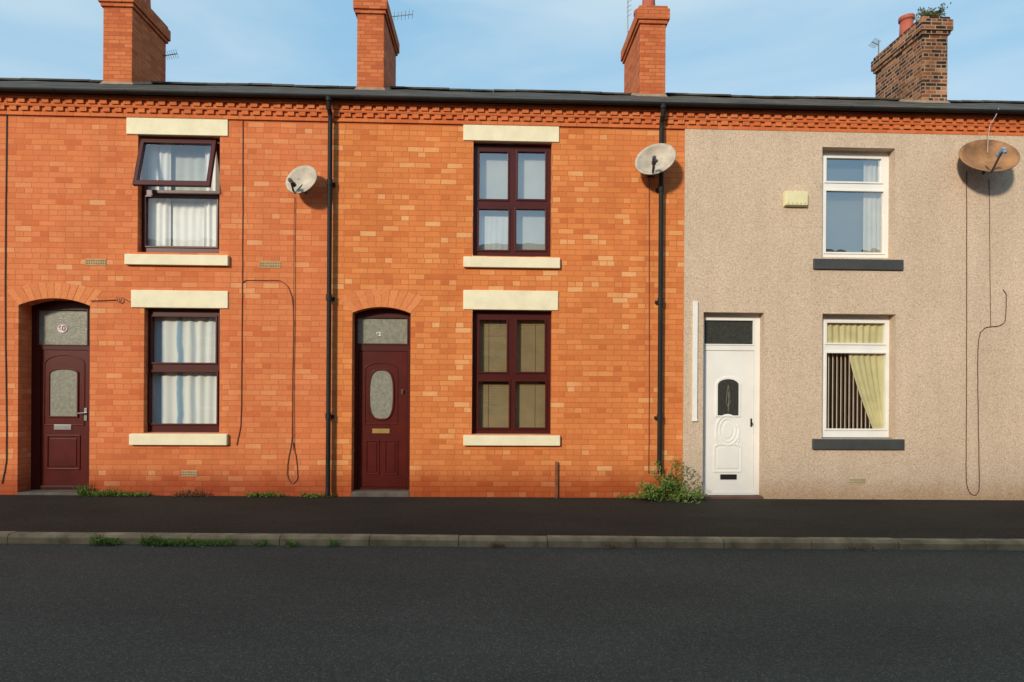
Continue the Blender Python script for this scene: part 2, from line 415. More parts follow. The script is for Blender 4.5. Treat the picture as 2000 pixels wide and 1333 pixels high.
def roof(h, x0, x1, mat):
    bm = bmesh.new(); e = .001
    pr = [(-.16, zroof(-.16)), (YR, ZR), (2*YR+.16, zroof(-.16)), (2*YR+.16, zroof(-.16)-.05), (YR, ZR-.06), (-.16, zroof(-.16)-.015)]
    n = 12; rows = []
    for i in range(n+1):
        x = x0+e+(x1-x0-2*e)*i/n; dz = .010*math.sin(x*2.1)+.006*math.sin(x*5.3)
        rows.append([bm.verts.new((x, y, z+(dz if k in (1,) else 0))) for k, (y, z) in enumerate(pr)])
    for a, b in zip(rows, rows[1:]):
        for k in range(6): bm.faces.new((a[k], a[(k+1) % 6], b[(k+1) % 6], b[k]))
    bm.faces.new(rows[0]); bm.faces.new(rows[-1][::-1])
    ro = mk('roof', bm, mat, h)
    bm = bmesh.new(); L = .45; k = int((x1-x0)/L)
    for i in range(k):
        a = x0+(x1-x0)*i/k; b = x0+(x1-x0)*(i+1)/k-.006; dz = random.uniform(-.004, .006)+.010*math.sin(a*2.1)
        prof = [(YR+.12*math.cos(t), ZR-.035+.075*math.sin(t)+dz) for t in [math.pi*j/8 for j in range(9)]]
        A = [bm.verts.new((a, y, z)) for y, z in prof]; B = [bm.verts.new((b, y, z)) for y, z in prof]
        for j in range(8): bm.faces.new((A[j], A[j+1], B[j+1], B[j]))
        bm.faces.new(A[::-1]); bm.faces.new(B)
    mk('ridge_tiles', bm, mat, ro)
    return ro

def gutter(h, x0, x1):
    bm = bmesh.new(); r = .040; yc, zc = -.17, ZE+.018
    prof = [(yc+r*math.cos(t), zc+r*math.sin(t)) for t in [math.pi+math.pi*j/10 for j in range(11)]]
    prof2 = [(yc+(r-.006)*math.cos(t), zc+(r-.006)*math.sin(t)) for t in [math.pi*2-math.pi*j/10 for j in range(11)]]
    pr = prof+prof2
    A = [bm.verts.new((x0, y, z)) for y, z in pr]; B = [bm.verts.new((x1, y, z)) for y, z in pr]
    for j in range(len(pr)): bm.faces.new((A[j], A[(j+1) % len(pr)], B[(j+1) % len(pr)], B[j]))
    x = x0+.4
    while x < x1-.2:
        pb = [(yc+(r+.007)*math.cos(t), zc+(r+.007)*math.sin(t)) for t in [math.pi+math.pi*j/10 for j in range(11)]]
        a = [bm.verts.new((x, y, z)) for y, z in pb]; b = [bm.verts.new((x+.03, y, z)) for y, z in pb]
        for j in range(10): bm.faces.new((a[j], a[j+1], b[j+1], b[j]))
        x += .95
    box(bm, x0+.001, x1-.001, -.122, -.0835, ZE+.002, ZE+.016)
    return mk('gutter', bm, M['black'], h)

def downpipe(h, px, topz, botpy, r=.032):
    x = F(px, 560, -.09).x; zb = F(px, botpy, -.09).z
    bm = bmesh.new()
    tube(bm, [(x, -.17, topz-.04), (x, -.17, topz-.12), (x, -.15, topz-.19), (x, -.09, topz-.26), (x, -.09, topz-.35), (x, -.09, 2.6), (x, -.09, zb+.1), (x, -.12, zb)], r, 14)
    tube(bm, [(x, -.17, topz-.045), (x, -.17, topz-.1)], r+.010, 14)
    for z in (4.35, 2.75, 1.1):
        tube(bm, [(x, -.09, z), (x, -.09, z+.09)], r+.008, 14)
        box(bm, x-.055, x+.055, -.045, -.001, z+.02, z+.06)
    return mk('drainpipe', bm, M['black'], h, smooth=False)

def chimney(ro, xc, w, mat, potx, yf=3.35, dep=1.45, topz=9.24, cname='chimney', pots=((0., .3),), bands=True, label=None):
    bm = bmesh.new(); zb = 7.1
    x0, x1, y0, y1 = xc-w/2, xc+w/2, yf, yf+dep
    box(bm, x0, x1, y0, y1, zb, topz-.36)
    s = .035
    box(bm, x0-s, x1+s, y0-s, y1+s, topz-.3598, topz-.29)
    box(bm, x0-s*1.9, x1+s*1.9, y0-s*1.9, y1+s*1.9, topz-.2898, topz-.07)
    box(bm, x0-s*.9, x1+s*.9, y0-s*.9, y1+s*.9, topz-.0698, topz)
    c = mk(cname, bm, mat, ro, bevel=.010, label=label)
    bm = bmesh.new()
    cx, cy = xc, (y0+y1)/2
    vb = [bm.verts.new(p) for p in ((x0-.02, y0-.02, topz+.001), (x1+.02, y0-.02, topz+.001), (x1+.02, y1+.02, topz+.001), (x0-.02, y1+.02, topz+.001))]
    vt = [bm.verts.new(p) for p in ((x0+.1, y0+.1, topz+.07), (x1-.1, y0+.1, topz+.07), (x1-.1, y1-.1, topz+.07), (x0+.1, y1-.1, topz+.07))]
    for i in range(4): bm.faces.new((vb[i], vb[(i+1) % 4], vt[(i+1) % 4], vt[i]))
    bm.faces.new(vt); bm.faces.new(vb[::-1])
    mk('mortar_capping', bm, M['mortar'], ro)
    # one mortar fillet wrapped round the foot of the stack
    bm = bmesh.new()
    def zr(y): return zroof(y) if y <= YR else zroof(2*YR-y)
    path = [(x0, y1, 0), (x0, YR, 0), (x0, y0, 0), (x1, y0, 0), (x1, YR, 0), (x1, y1, 0)]
    prev = None
    for i, (x, y, _) in enumerate(path):
        ox = -.04 if x == x0 else .04; oy = -.04 if y == y0 else 0
        a = bm.verts.new((x+ox*.1, y+oy*.1, zr(y)+.05)); b = bm.verts.new((x+ox, y+oy, zr(y+oy)+.003))
        if prev: bm.faces.new((prev[0], a, b, prev[1]))
        prev = (a, b)
    mk('mortar_fillet', bm, M['mortar'], ro)
    for dx, dy in pots:
        bm = bmesh.new(); px, py = cx+dx, y0+dy*1.0
        prof = [(.15, topz+.0), (.14, topz+.08), (.125, topz+.42), (.155, topz+.45), (.155, topz+.52), (.12, topz+.53), (.11, topz+.3)]
        rings = []
        for r, z in prof: rings.append([bm.verts.new((px+r*math.cos(2*math.pi*k/18), py+r*math.sin(2*math.pi*k/18), z)) for k in range(18)])
        for a, b in zip(rings, rings[1:]):
            for k in range(18): bm.faces.new((a[k], a[(k+1) % 18], b[(k+1) % 18], b[k]))
        bm.faces.new(rings[0][::-1]); bm.faces.new(rings[-1])
        mk('chimney_pot', bm, M['pot'], ro, smooth=False)
    return c

def wall(h, x0, x1, mat, holes, arches, yf=0.):
    bm = bmesh.new(); e = .001; T = .30
    holes_panel(bm, (x0+e, x1-e, -.6, ZE-.001), holes, yf, T)
    for (a, b, z0, z1), rise in arches:
        cx = (a+b)/2; hw = (b-a)/2; Rr = (hw*hw+rise*rise)/(2*rise); cz = z1-Rr; n = 16; pts = []
        for i in range(n+1):
            x = a+(b-a)*i/n; pts.append((x, cz+math.sqrt(max(0, Rr*Rr-(x-cx)**2))))
        for (xa, za), (xb, zb) in zip(pts, pts[1:]):
            for yy in (yf, .19):
                bm.faces.new([bm.verts.new(p) for p in ((xa, yy, za), (xb, yy, zb), (xb, yy, z1), (xa, yy, z1))])
            bm.faces.new([bm.verts.new(p) for p in ((xa, yf, za), (xb, yf, zb), (xb, .19, zb), (xa, .19, za))])
    zt = ZE
    yb = 2*YR
    box(bm, x0+e, x0+.11, T+.001, yb-.2, -.6, zt-.001)
    box(bm, x1-.11, x1-e, T+.001, yb-.2, -.6, zt-.001)
    box(bm, x0+e, x1-e, yb-.199, yb, -.6, zt-.001)
    box(bm, x0+.111, x1-.111, T+.002, yb-.201, 2.72, 2.9)
    box(bm, x0+.111, x1-.111, T+.002, yb-.201, 5.3, 5.34)
    box(bm, x0+.111, x1-.111, T+.002, yb-.201, -.5, .05)
    return mk('wall', bm, mat, h)

def archring(h, r, rise, wd, y=-.003):
    a, b, z0, z1 = r; cx = (a+b)/2; hw = (b-a)/2; Rr = (hw*hw+rise*rise)/(2*rise); cz = z1-Rr
    t0 = math.asin(hw/Rr)*1.0; bm = bmesh.new(); L = 2*t0*Rr; n = int(L/.078)
    for i in range(n):
        ta = -t0+2*t0*(i+.04)/n; tb = -t0+2*t0*(i+.96)/n
        P = []
        for t, rr in ((ta, Rr), (tb, Rr), (tb, Rr+wd), (ta, Rr+wd)):
            P.append((cx+rr*math.sin(t*(1+ (0.55 if rr > Rr else 0)*(wd/ max(hw,.1))*.6)), cz+rr*math.cos(t)))
        plate(bm, P, y+random.uniform(-.001, .001), .05)
    return mk('brick_arch', bm, M['vous'], h, bevel=.003)

def curtain(bm, r, y, folds=8, amp=.018, left=None, seed=0, drift=.02):
    x0, x1, z0, z1 = r; nx = folds*8; nz = 14; g = []
    rr = random.Random(seed); ph = rr.random()*6
    for j in range(nz+1):
        z = z0+(z1-z0)*j/nz; row = []
        xa = x0 if left is None else left(j/nz)
        for i in range(nx+1):
            s = i/nx; x = xa+(x1-xa)*s
            yy = y+amp*math.sin(s*folds*2*math.pi+ph+.8*math.sin(3*s+j*.1)+1.2*math.sin(7*s+ph))+amp*.4*math.sin(s*folds*5.1+j*.12)
            row.append(bm.verts.new((x+drift*math.sin(j*.25+s*4)*.2*(0 if i in (0, nx) else 1), yy, z)))
        g.append(row)
    for j in range(nz):
        for i in range(nx): bm.faces.new((g[j][i], g[j][i+1], g[j+1][i+1], g[j+1][i]))

def window(h, op, panes, fm, gm, recess=.10, sash=.022, label=None, lintel=None, sill=None, sillm=None, skip_glass=()):
    ho = R(op); P = [R(p, recess) for p in panes]
    x0, x1, z0, z1 = ho
    bm = bmesh.new()
    outer = (x0-.008, x1+.008, z0-.008, z1+.008)
    holes_panel(bm, outer, P, recess, recess+.06)
    for i, (a, b, c, d) in enumerate(P):
        if i in skip_glass: continue
        holes_panel(bm, (a-sash, b+sash, c-sash, d+sash), [(a+.004, b-.004, c+.004, d-.004)], recess-.014, recess-.0005)
    w = mk('window', bm, fm, h, bevel=.004, label=label)
    bm = bmesh.new()
    for i, (a, b, c, d) in enumerate(P):
        if i in skip_glass: continue
        q = [bm.verts.new(p) for p in ((a, recess+.02, c), (b, recess+.02, c), (b, recess+.02, d), (a, recess+.02, d))]
        bm.faces.new(q)
    mk('window_glass', bm, gm, w)
    if lintel:
        a, b, c, d = R(lintel); bm = bmesh.new(); box(bm, a, b, -.018, .06, c, d); mk('lintel', bm, M['stone'], w, bevel=.007)
    if sill:
        a, b, c, d = R(sill, -.05); bm = bmesh.new()
        vs = [(-.055, c), (-.055, d-.012), (recess-.001, d+.006), (recess-.001, c+.0)]
        A = [bm.verts.new((a, y, z)) for y, z in vs]; B = [bm.verts.new((b, y, z)) for y, z in vs]
        for k in range(4): bm.faces.new((A[k], A[(k+1) % 4], B[(k+1) % 4], B[k]))
        bm.faces.new(A); bm.faces.new(B[::-1])
        mk('window_sill', bm, sillm or M['stone'], w, bevel=.007)
    return w, ho, P

def door(h, op, recess, fan, leaf, fm, lm, fang, label=None, frame_w=None):
    ho = R(op); x0, x1, z0, z1 = ho
    fr = R(fan, recess); lf = R(leaf, recess)
    bm = bmesh.new(); box(bm, lf[0]+.003, lf[1]-.003, recess+.012, recess+.055, lf[2]+.003, lf[3]-.003)
    d = mk('door', bm, lm, h, bevel=.003, label=label)
    bm = bmesh.new()
    holes_panel(bm, (x0-.008, x1+.008, lf[2]-.05, z1+.02), [fr, lf], recess, recess+.07)
    holes_panel(bm, (fr[0]-.014, fr[1]+.014, fr[2]-.014, fr[3]+.014), [(fr[0]+.004, fr[1]-.004, fr[2]+.004, fr[3]-.004)], recess-.010, recess-.0005)
    box(bm, lf[0]+.004, lf[1]-.004, recess-.012, recess+.0115, lf[2]-.045, lf[2]-.0)
    mk('door_frame', bm, fm, d, bevel=.004)
    bm = bmesh.new(); bm.faces.new([bm.verts.new((x, recess+.02, z)) for x, z in rectl(fr)])
    mk('fanlight_glass', bm, fang, d)
    return d, ho, fr, lf, recess+.012

def text_on(parent, s, loc, size, mat, name='house_number', bold=.0):
    cu = bpy.data.curves.new('t', 'FONT'); cu.body = s; cu.size = size; cu.align_x = 'CENTER'; cu.align_y = 'CENTER'; cu.extrude = .0015; cu.offset = bold
    o = bpy.data.objects.new('t', cu); COL.objects.link(o)
    dg = bpy.context.evaluated_depsgraph_get(); me = bpy.data.meshes.new_from_object(o.evaluated_get(dg))
    bpy.data.objects.remove(o)
    me.transform(Matrix.Translation(loc) @ Matrix.Rotation(math.radians(90), 4, 'X')); me.materials.clear(); me.materials.append(mat)
    ob = bpy.data.objects.new(name, me); COL.objects.link(ob); ob.parent = parent; return ob

def vent(h, r, mat, y=0.):
    a, b, c, d = R(r); bm = bmesh.new()
    box(bm, a, b, y-.006, y+.02, c, d)
    n = max(6, int((b-a)/.022))
    v = mk('air_vent', bm, mat, h, bevel=.002)
    bm = bmesh.new()
    for i in range(n):
        x = a+(b-a)*(i+.5)/n
        for zz in (.3, .7):
            box(bm, x-.004, x+.004, y-.0075, y-.0062, c+(d-c)*(zz-.12), c+(d-c)*(zz+.12))
    mk('vent_holes', bm, M['dark'], v)

# ------------------------------------------------------------------ HOUSE ONE
def newhouse(x0, label, cat='house'):
    return thing('terraced_house', (x0+W/2, 0, zg(x0+W/2)), label, cat, "terraced houses along the street")
HX1 = XA-W
h1 = newhouse(HX1, "orange brick terraced house with burgundy door and top-hung window open")
opw1u = (269, 265, 429, 494); opw1l = (281, 602, 429, 846); opd1 = (35, 583, 175, 975)
wu1, hu1, pu1 = window(h1, opw1u, [(284, 283, 421, 372), (285, 386, 424, 482)], M['pvc'], M['glass'], lintel=(248, 230, 446, 265), sill=(243, 496, 445, 518), skip_glass=(0,), label="burgundy window with its top sash swung open")
wl1, hl1, pl1 = window(h1, opw1l, [(297, 619, 422, 709), (293, 727, 424, 828)], M['pvc'], M['glass'], lintel=(257, 568, 446, 602), sill=(252, 847, 443, 870))
hd1 = R(opd1)
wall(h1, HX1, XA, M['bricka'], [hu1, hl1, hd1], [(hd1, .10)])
archring(h1, hd1, .10, .215)
cornice(h1, HX1, XA); gutter(h1, HX1, XA); ro1 = roof(h1, HX1, XA, M['slate'])
downpipe(h1, 643, ZE+.04, 968)
vent(h1, (167, 506, 208, 519), M['ventg']); vent(h1, (507, 511, 549, 524), M['ventg']); vent(h1, (354, 919, 386, 931), M['vent'])
# open sash
a, b, c, d = pu1[0]; zt = d+.04; zb = c-.05; yh = .085; AN = math.radians(-15)
bm = bmesh.new()
holes_panel(bm, (a-.035, b+.035, zb, zt), [(a+.022, b-.022, zb+.075, zt-.06)], yh-.05, yh)
bmesh.ops.rotate(bm, verts=bm.verts, cent=(0, yh, zt), matrix=Matrix.Rotation(AN, 3, 'X'))
mk('window_sash', bm, M['pvc'], wu1, bevel=.006)
bm = bmesh.new(); bm.faces.new([bm.verts.new((x, yh-.02, z)) for x, z in rectl((a+.02, b-.02, zb+.073, zt-.058))])
bmesh.ops.rotate(bm, verts=bm.verts, cent=(0, yh, zt), matrix=Matrix.Rotation(AN, 3, 'X'))
mk('sash_glass', bm, M['glassm'], wu1)
bm = bmesh.new()
q = pu1[1]; full = (hu1[0], hu1[1], hu1[2], hu1[3])
curtain(bm, (full[0]-.1, full[0]+.34, full[2]-.1, full[3]+.1), .20, 4, .012, seed=1)
curtain(bm, (full[1]-.30, full[1]+.1, full[2]-.1, full[3]+.1), .20, 4, .012, seed=2)
curtain(bm, (full[0]-.1, full[1]+.1, full[2]-.1, q[3]-.04), .24, 12, .004, seed=3)
mk('curtain', bm, M['net'], wu1, smooth=True)
bm = bmesh.new(); curtain(bm, (full[0]-.1, full[1]+.1, q[3]-.06, full[3]+.1), .27, 9, .004, seed=13)
mk('curtain', bm, smat('grey_voile', (.50, .52, .49), .9, .1, 5), wu1, smooth=True)
bm = bmesh.new(); full = hl1
curtain(bm, (full[0]-.15, full[1]+.15, full[2]-.1, full[3]+.1), .20, 9, .010, seed=4)
mk('curtain', bm, M['blue'], wl1, smooth=True)
# door one
d1, ho, fr, lf, yl = door(h1, opd1, .24, (74, 606, 171, 674), (78, 684, 171, 949), M['pvc'], M['pvcd'], M['obs'], label="burgundy panelled door with an arched glass light")
def RP(b, y): return R(b, y)
g = RP((97, 722, 150, 813), .24)
bm = bmesh.new(); plate(bm, archshape(g, .06), yl-.004, yl+.01); mk('door_glass', bm, M['obs'], d1)
bm = bmesh.new()
ring(bm, archshape((g[0]-.022, g[1]+.022, g[2]-.022, g[3]+.022), .07), archshape(g, .06), yl-.016, yl-.0005)
o2 = RP((84, 692, 165, 832), .24); ring(bm, archshape(o2, .14), archshape(o2, .13, .02), yl-.009, yl-.0003)
p2 = RP((90, 850, 156, 918), .24); ring(bm, rectl(p2), rectl(p2, .022), yl-.012, yl-.0005); plate(bm, rectl(p2, .05), yl-.009, yl-.0004)
mk('door_moulding', bm, M['pvcd'], d1, bevel=.004)
lb = RP((105, 830, 139, 840), .24); bm = bmesh.new(); box(bm, lb[0], lb[1], yl-.012, yl-.001, lb[2], lb[3]); mk('letter_box', bm, M['chrome'], d1, bevel=.003)
hp = F(165, 810, .22); bm = bmesh.new()
box(bm, hp.x-.02, hp.x+.02, yl-.012, yl-.001, hp.z-.09, hp.z+.09)
tube(bm, [(hp.x, yl-.01, hp.z+.02), (hp.x, yl-.055, hp.z+.02), (hp.x-.03, yl-.06, hp.z+.02), (hp.x-.08, yl-.055, hp.z+.015)], .010)
mk('door_handle', bm, M['chrome'], d1, bevel=.002, smooth=False)
e = F(121, 642, .255); bm = bmesh.new()
circ = lambda r: [(e.x+r*1.08*math.cos(2*math.pi*k/28), e.z+r*.92*math.sin(2*math.pi*k/28)) for k in range(28)]
plate(bm, circ(.074), .2545, .2585); mk('number_plaque', bm, smat('pale_pink_plaque', (.72, .64, .64), .5, .05), d1)
purple = smat('purple_lettering', (.12, .03, .06), .5, .02)
bm = bmesh.new(); ring(bm, circ(.071), circ(.063), .2525, .2543); mk('plaque_rim', bm, purple, d1)
text_on(d1, "60", (e.x, .2528, e.z), .105, purple, bold=.003)
bm = bmesh.new(); box(bm, hd1[0]+.003, hd1[1]-.003, -.012, .31, -.3, F(110, 957, .1).z-.02); mk('door_step', bm, M['step'], d1, bevel=.008)

# ------------------------------------------------------------------ HOUSE TWO
h2 = newhouse(XA, "orange brick terraced house with burgundy door and four-pane windows")
opw2u = (924, 277, 1077, 501); opw2l = (922, 606, 1077, 849); opd2 = (687, 600, 801, 975)
wu2, hu2, pu2 = window(h2, opw2u, [(936, 297, 992, 390), (1011, 297, 1065, 390), (935, 409, 993, 489), (1008, 409, 1065, 489)], M['pvc'], M['glassr'], lintel=(905, 243, 1092, 277), sill=(905, 501, 1094, 523))
wl2, hl2, pl2 = window(h2, opw2l, [(936, 625, 990, 727), (1009, 625, 1064, 727), (934, 745, 994, 836), (1006, 745, 1065, 836)], M['pvc'], M['glass'], lintel=(905, 568, 1090, 606), sill=(905, 850, 1094, 871))
hd2 = R(opd2)
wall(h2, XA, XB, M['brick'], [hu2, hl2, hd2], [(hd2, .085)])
archring(h2, hd2, .085, .25)
cornice(h2, XA, XB); gutter(h2, XA, XB); ro2 = roof(h2, XA, XB, M['slate'])
bm = bmesh.new(); curtain(bm, (hu2[0]-.1, hu2[0]+.54, hu2[2]-.1, hu2[2]+.62), .21, 9, .0018, seed=5)
mk('curtain', bm, smat('pale_net_curtain', (.62, .64, .62), .9, .08, 4), wu2, smooth=True)
bm = bmesh.new(); curtain(bm, (hu2[0]-.1, hu2[1]+.1, hu2[2]-.1, hu2[3]+.1), .235, 6, .0006, seed=6)
mk('curtain', bm, smat('grey_net_curtain', (.50, .51, .47), .9, .1, 2), wu2, smooth=True)
bm = bmesh.new(); z = hl2[2]-.05
while z < hl2[3]+.05:
    q = [bm.verts.new(p) for p in ((hl2[0]-.1, .182, z), (hl2[1]+.1, .182, z), (hl2[1]+.1, .193, z+.025), (hl2[0]-.1, .193, z+.025))]; bm.faces.new(q)
    z += .0235
for fx in (.2, .8):
    x = hl2[0]+(hl2[1]-hl2[0])*fx; box(bm, x-.003, x+.003, .172, .175, hl2[2], hl2[3])
mk('venetian_blind', bm, M['blind'], wl2)
d2, ho, fr, lf, yl = door(h2, opd2, .16, (698, 621, 796, 672), (699, 686, 795, 952), M['pvc'], M['pvcd'], M['obs'], label="burgundy panelled door with an oval glass light")
g = RP((722, 724, 767, 818), .16)
bm = bmesh.new(); plate(bm, superell(g, 3.), yl-.004, yl+.01); mk('door_glass', bm, M['obs'], d2)
bm = bmesh.new()
ring(bm, superell(g, 3., inset=-.025), superell(g, 3.), yl-.016, yl-.0005)
o2 = RP((712, 708, 777, 830), .16); ring(bm, archshape(o2, .10), archshape(o2, .09, .014), yl-.009, yl-.0003)
for pb in ((714, 860, 741, 928), (751, 860, 777, 928)):
    p2 = RP(pb, .16); ring(bm, rectl(p2), rectl(p2, .018), yl-.011, yl-.0005); plate(bm, rectl(p2, .04), yl-.009, yl-.0004)
mk('door_moulding', bm, M['pvcd'], d2, bevel=.004)
lb = RP((727, 838, 761, 847), .16); bm = bmesh.new(); box(bm, lb[0], lb[1], yl-.012, yl-.001, lb[2], lb[3]); mk('letter_box', bm, M['brass'], d2, bevel=.003)
hp = F(786, 766, .15); bm = bmesh.new(); box(bm, hp.x-.022, hp.x+.022, yl-.012, yl-.001, hp.z-.04, hp.z+.04)
box(bm, hp.x-.012, hp.x+.012, yl-.03, yl-.0125, hp.z-.025, hp.z+.025); mk('door_handle', bm, M['bronze'], d2, bevel=.003)
e = F(739, 653, .175); text_on(d2, "62", (e.x, .174, e.z), .075, smat('cream_lettering', (.75, .7, .62), .5, .02), bold=.003)
bm = bmesh.new(); box(bm, hd2[0]+.003, hd2[1]-.003, -.01, .31, -.3, F(745, 958, .05).z-.01); mk('door_step', bm, M['step'], d2, bevel=.008)
downpipe(h2, 1290, ZE+.04, 925)

# ------------------------------------------------------------------ HOUSE THREE
h3 = newhouse(XB, "beige pebbledashed terraced house with white door and white windows")
XC = XB+W
opw3u = (1604, 290, 1746, 504); opw3l = (1604, 614, 1747, 857); opd3 = (1372, 611, 1490, 975)
wu3, hu3, pu3 = window(h3, opw3u, [(1613, 310, 1721, 356), (1612, 374, 1725, 494)], M['white'], M['glassq'], recess=.12, sill=(1590, 505, 1765, 527), sillm=M['greysill'], label="white two-light window with cream curtain")
wl3, hl3, pl3 = window(h3, opw3l, [(1614, 631, 1728, 671), (1613, 690, 1730, 838)], M['white'], M['glass'], recess=.12, sill=(1588, 857, 1767, 879), sillm=M['greysill'], label="white two-light window with vertical blind and yellow curtain")
hd3 = R(opd3)
YF = -.022
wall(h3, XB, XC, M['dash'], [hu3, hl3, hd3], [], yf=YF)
cornice(h3, XB, XC); gutter(h3, XB, XC); ro3 = roof(h3, XB, XC, M['slateb'])
vent(h3, (1656, 934, 1688, 945), smat('beige_vent', (.5, .42, .25), .8, .1), YF)
bm = bmesh.new(); curtain(bm, (hu3[1]-.31, hu3[1]+.1, hu3[2]-.1, hu3[3]+.1), .23, 5, .010, seed=9); mk('curtain', bm, M['cream'], wu3, smooth=True)
bm = bmesh.new(); curtain(bm, (hu3[0]-.1, hu3[1]+.1, hu3[2]-.1, hu3[3]+.1), .29, 6, .0008, seed=19); mk('curtain', bm, smat('dim_room_backing', (.10, .115, .10), .9, .1, 2), wu3, smooth=True)  # no real curtain: flat sheet added behind the glass, coloured as the room's shade
bm = bmesh.new(); n = 15; zt = hl3[3]
A = pl3[1]
for i in range(n):
    x = A[0]-.03+(A[1]-A[0]+.04)*(i+.5)/n; ang = math.radians(38+random.uniform(-4, 4)); wv = .04
    cx, sx = math.cos(ang)*wv, math.sin(ang)*wv
    bm.faces.new([bm.verts.new(p) for p in ((x-cx, .25-sx, hl3[2]-.05), (x+cx, .25+sx, hl3[2]-.05), (x+cx, .25+sx, A[3]+.04), (x-cx, .25-sx, A[3]+.04))])
bl = mk('vertical_blind', bm, M['slat'], wl3)
bm = bmesh.new()
for i in range(n):
    x = A[0]-.03+(A[1]-A[0]+.04)*(i+.5)/n-.034; box(bm, x-.0055, x+.0055, .212, .218, hl3[2]-.05, A[3]+.04)
mk('blind_edges', bm, M['slate_w'], wl3)
bm = bmesh.new()
wd = A[1]-A[0]
def lef(t): return A[0]+wd*(.40+.50*(1-t)**1.3)
curtain(bm, (A[0]+.4*wd, hl3[1]+.1, hl3[2]-.02, A[3]+.05), .175, 7, .011, left=lef, seed=10)
curtain(bm, (hl3[0]-.1, hl3[1]+.1, A[3]+.03, hl3[3]+.05), .17, 13, .010, seed=11)
mk('curtain', bm, M['yellow'], wl3, smooth=True)
d3, ho, fr, lf, yl = door(h3, opd3, .11, (1375, 626, 1471, 673), (1375, 685, 1473, 964), M['white'], M['white'], M['obsd'], label="white panelled door with arched decorative glass")
g = RP((1402, 741, 1443, 812), .11); bm = bmesh.new(); plate(bm, archshape(g, .09), yl-.004, yl+.01); mk('door_glass', bm, M['obsd'], d3)
bm = bmesh.new()
ring(bm, archshape((g[0]-.03, g[1]+.03, g[2]-.02, g[3]+.035), .12), archshape(g, .09), yl-.014, yl-.0005)
e = RP((1397, 809, 1446, 872), .11); ring(bm, superell(e, 2.), superell(e, 2., inset=.03), yl-.010, yl-.0006); ring(bm, superell(e, 2., inset=.055), superell(e, 2., inset=.078), yl-.007, yl-.0006)
plate(bm, superell(e, 2., inset=.115), yl-.007, yl-.0006)
p2 = RP((1394, 866, 1449, 923), .11); ring(bm, archshape(p2, .05), archshape(p2, .05, .022), yl-.0085, yl-.0007); plate(bm, archshape(p2, .04, .055), yl-.0065, yl-.0008)
for s in (-1, 1):
    cx = (e[0]+e[1])/2+s*.165; pts = []
    for k in range(9):
        t = math.pi*(.5-k/8); pts.append((cx-s*.03+s*.04*math.cos(t), yl-.003, e[2]+.17+.14*math.sin(t)))
    tube(bm, pts, .009, 6)
mk('door_moulding', bm, M['white'], d3, bevel=.003)
bm = bmesh.new(); cx = (g[0]+g[1])/2
for s in (-1, 1):
    tube(bm, [(cx+s*.0, yl-.006, g[2]+.12), (cx+s*.03, yl-.006, g[2]+.2), (cx+s*.018, yl-.006, g[2]+.32), (cx, yl-.006, g[3]-.08)], .003, 5)
tube(bm, [(cx, yl-.006, g[2]+.05), (cx+.01, yl-.006, g[2]+.22), (cx, yl-.006, g[2]+.34)], .004, 5)
mk('glass_motif', bm, M['obs'], d3)
lb = RP((1407, 927, 1439, 937), .11); bm = bmesh.new(); box(bm, lb[0], lb[1], yl-.012, yl-.001, lb[2], lb[3]); mk('letter_box', bm, M['black'], d3, bevel=.003)
hp = F(1468, 826, .1); bm = bmesh.new(); box(bm, hp.x-.010, hp.x+.010, yl-.012, yl-.001, hp.z-.06, hp.z+.06)
tube(bm, [(hp.x, yl-.01, hp.z), (hp.x, yl-.04, hp.z), (hp.x, yl-.042, hp.z-.03)], .008); mk('door_handle', bm, M['black'], d3)
bm = bmesh.new(); s3 = F(1430, 970, -.03); box(bm, hd3[0]+.003, hd3[1]-.003, -.05, .30, -.3, s3.z); mk('door_step', bm, M['stepr'], d3, bevel=.008)

# ------------------------------------------------------------------ copies (neighbours, and the terrace across the road)
def hierarchy_copy(src, mat, skip=(), relabel=None, shrink=False):
    root = src.copy(); COL.objects.link(root); root.matrix_world = mat @ src.matrix_basis
    if relabel: root["label"] = relabel
    def rec(o, p):
        for c in list(o.children):
            if c.name.split('.')[0] in skip: continue
            k = c.copy(); COL.objects.link(k); k.parent = p; k.matrix_parent_inverse = c.matrix_parent_inverse.copy()
            rec(c, k)
    rec(src, root); return root
hL = hierarchy_copy(h2, Matrix.Translation((-2*W, 0, 0)), relabel="orange brick terraced house with slate roof at the terrace end")
hR = hierarchy_copy(h2, Matrix.Translation((2*W, 0, 0)), relabel="brick terraced house whose chimney is dark old brick")
OPP = []
for i in range(-6, 4):
    mat = Matrix.Translation((0, -13., 0)) @ Matrix.Rotation(math.pi, 4, 'Z') @ Matrix.Translation((i*W, 0, 0))
    OPP.append(hierarchy_copy(h2, mat, skip=('drainpipe', 'house_number', 'ridge_tiles', 'venetian_blind', 'door_moulding', 'letter_box', 'door_handle', 'door_step'), relabel="orange brick terraced house across the road"))
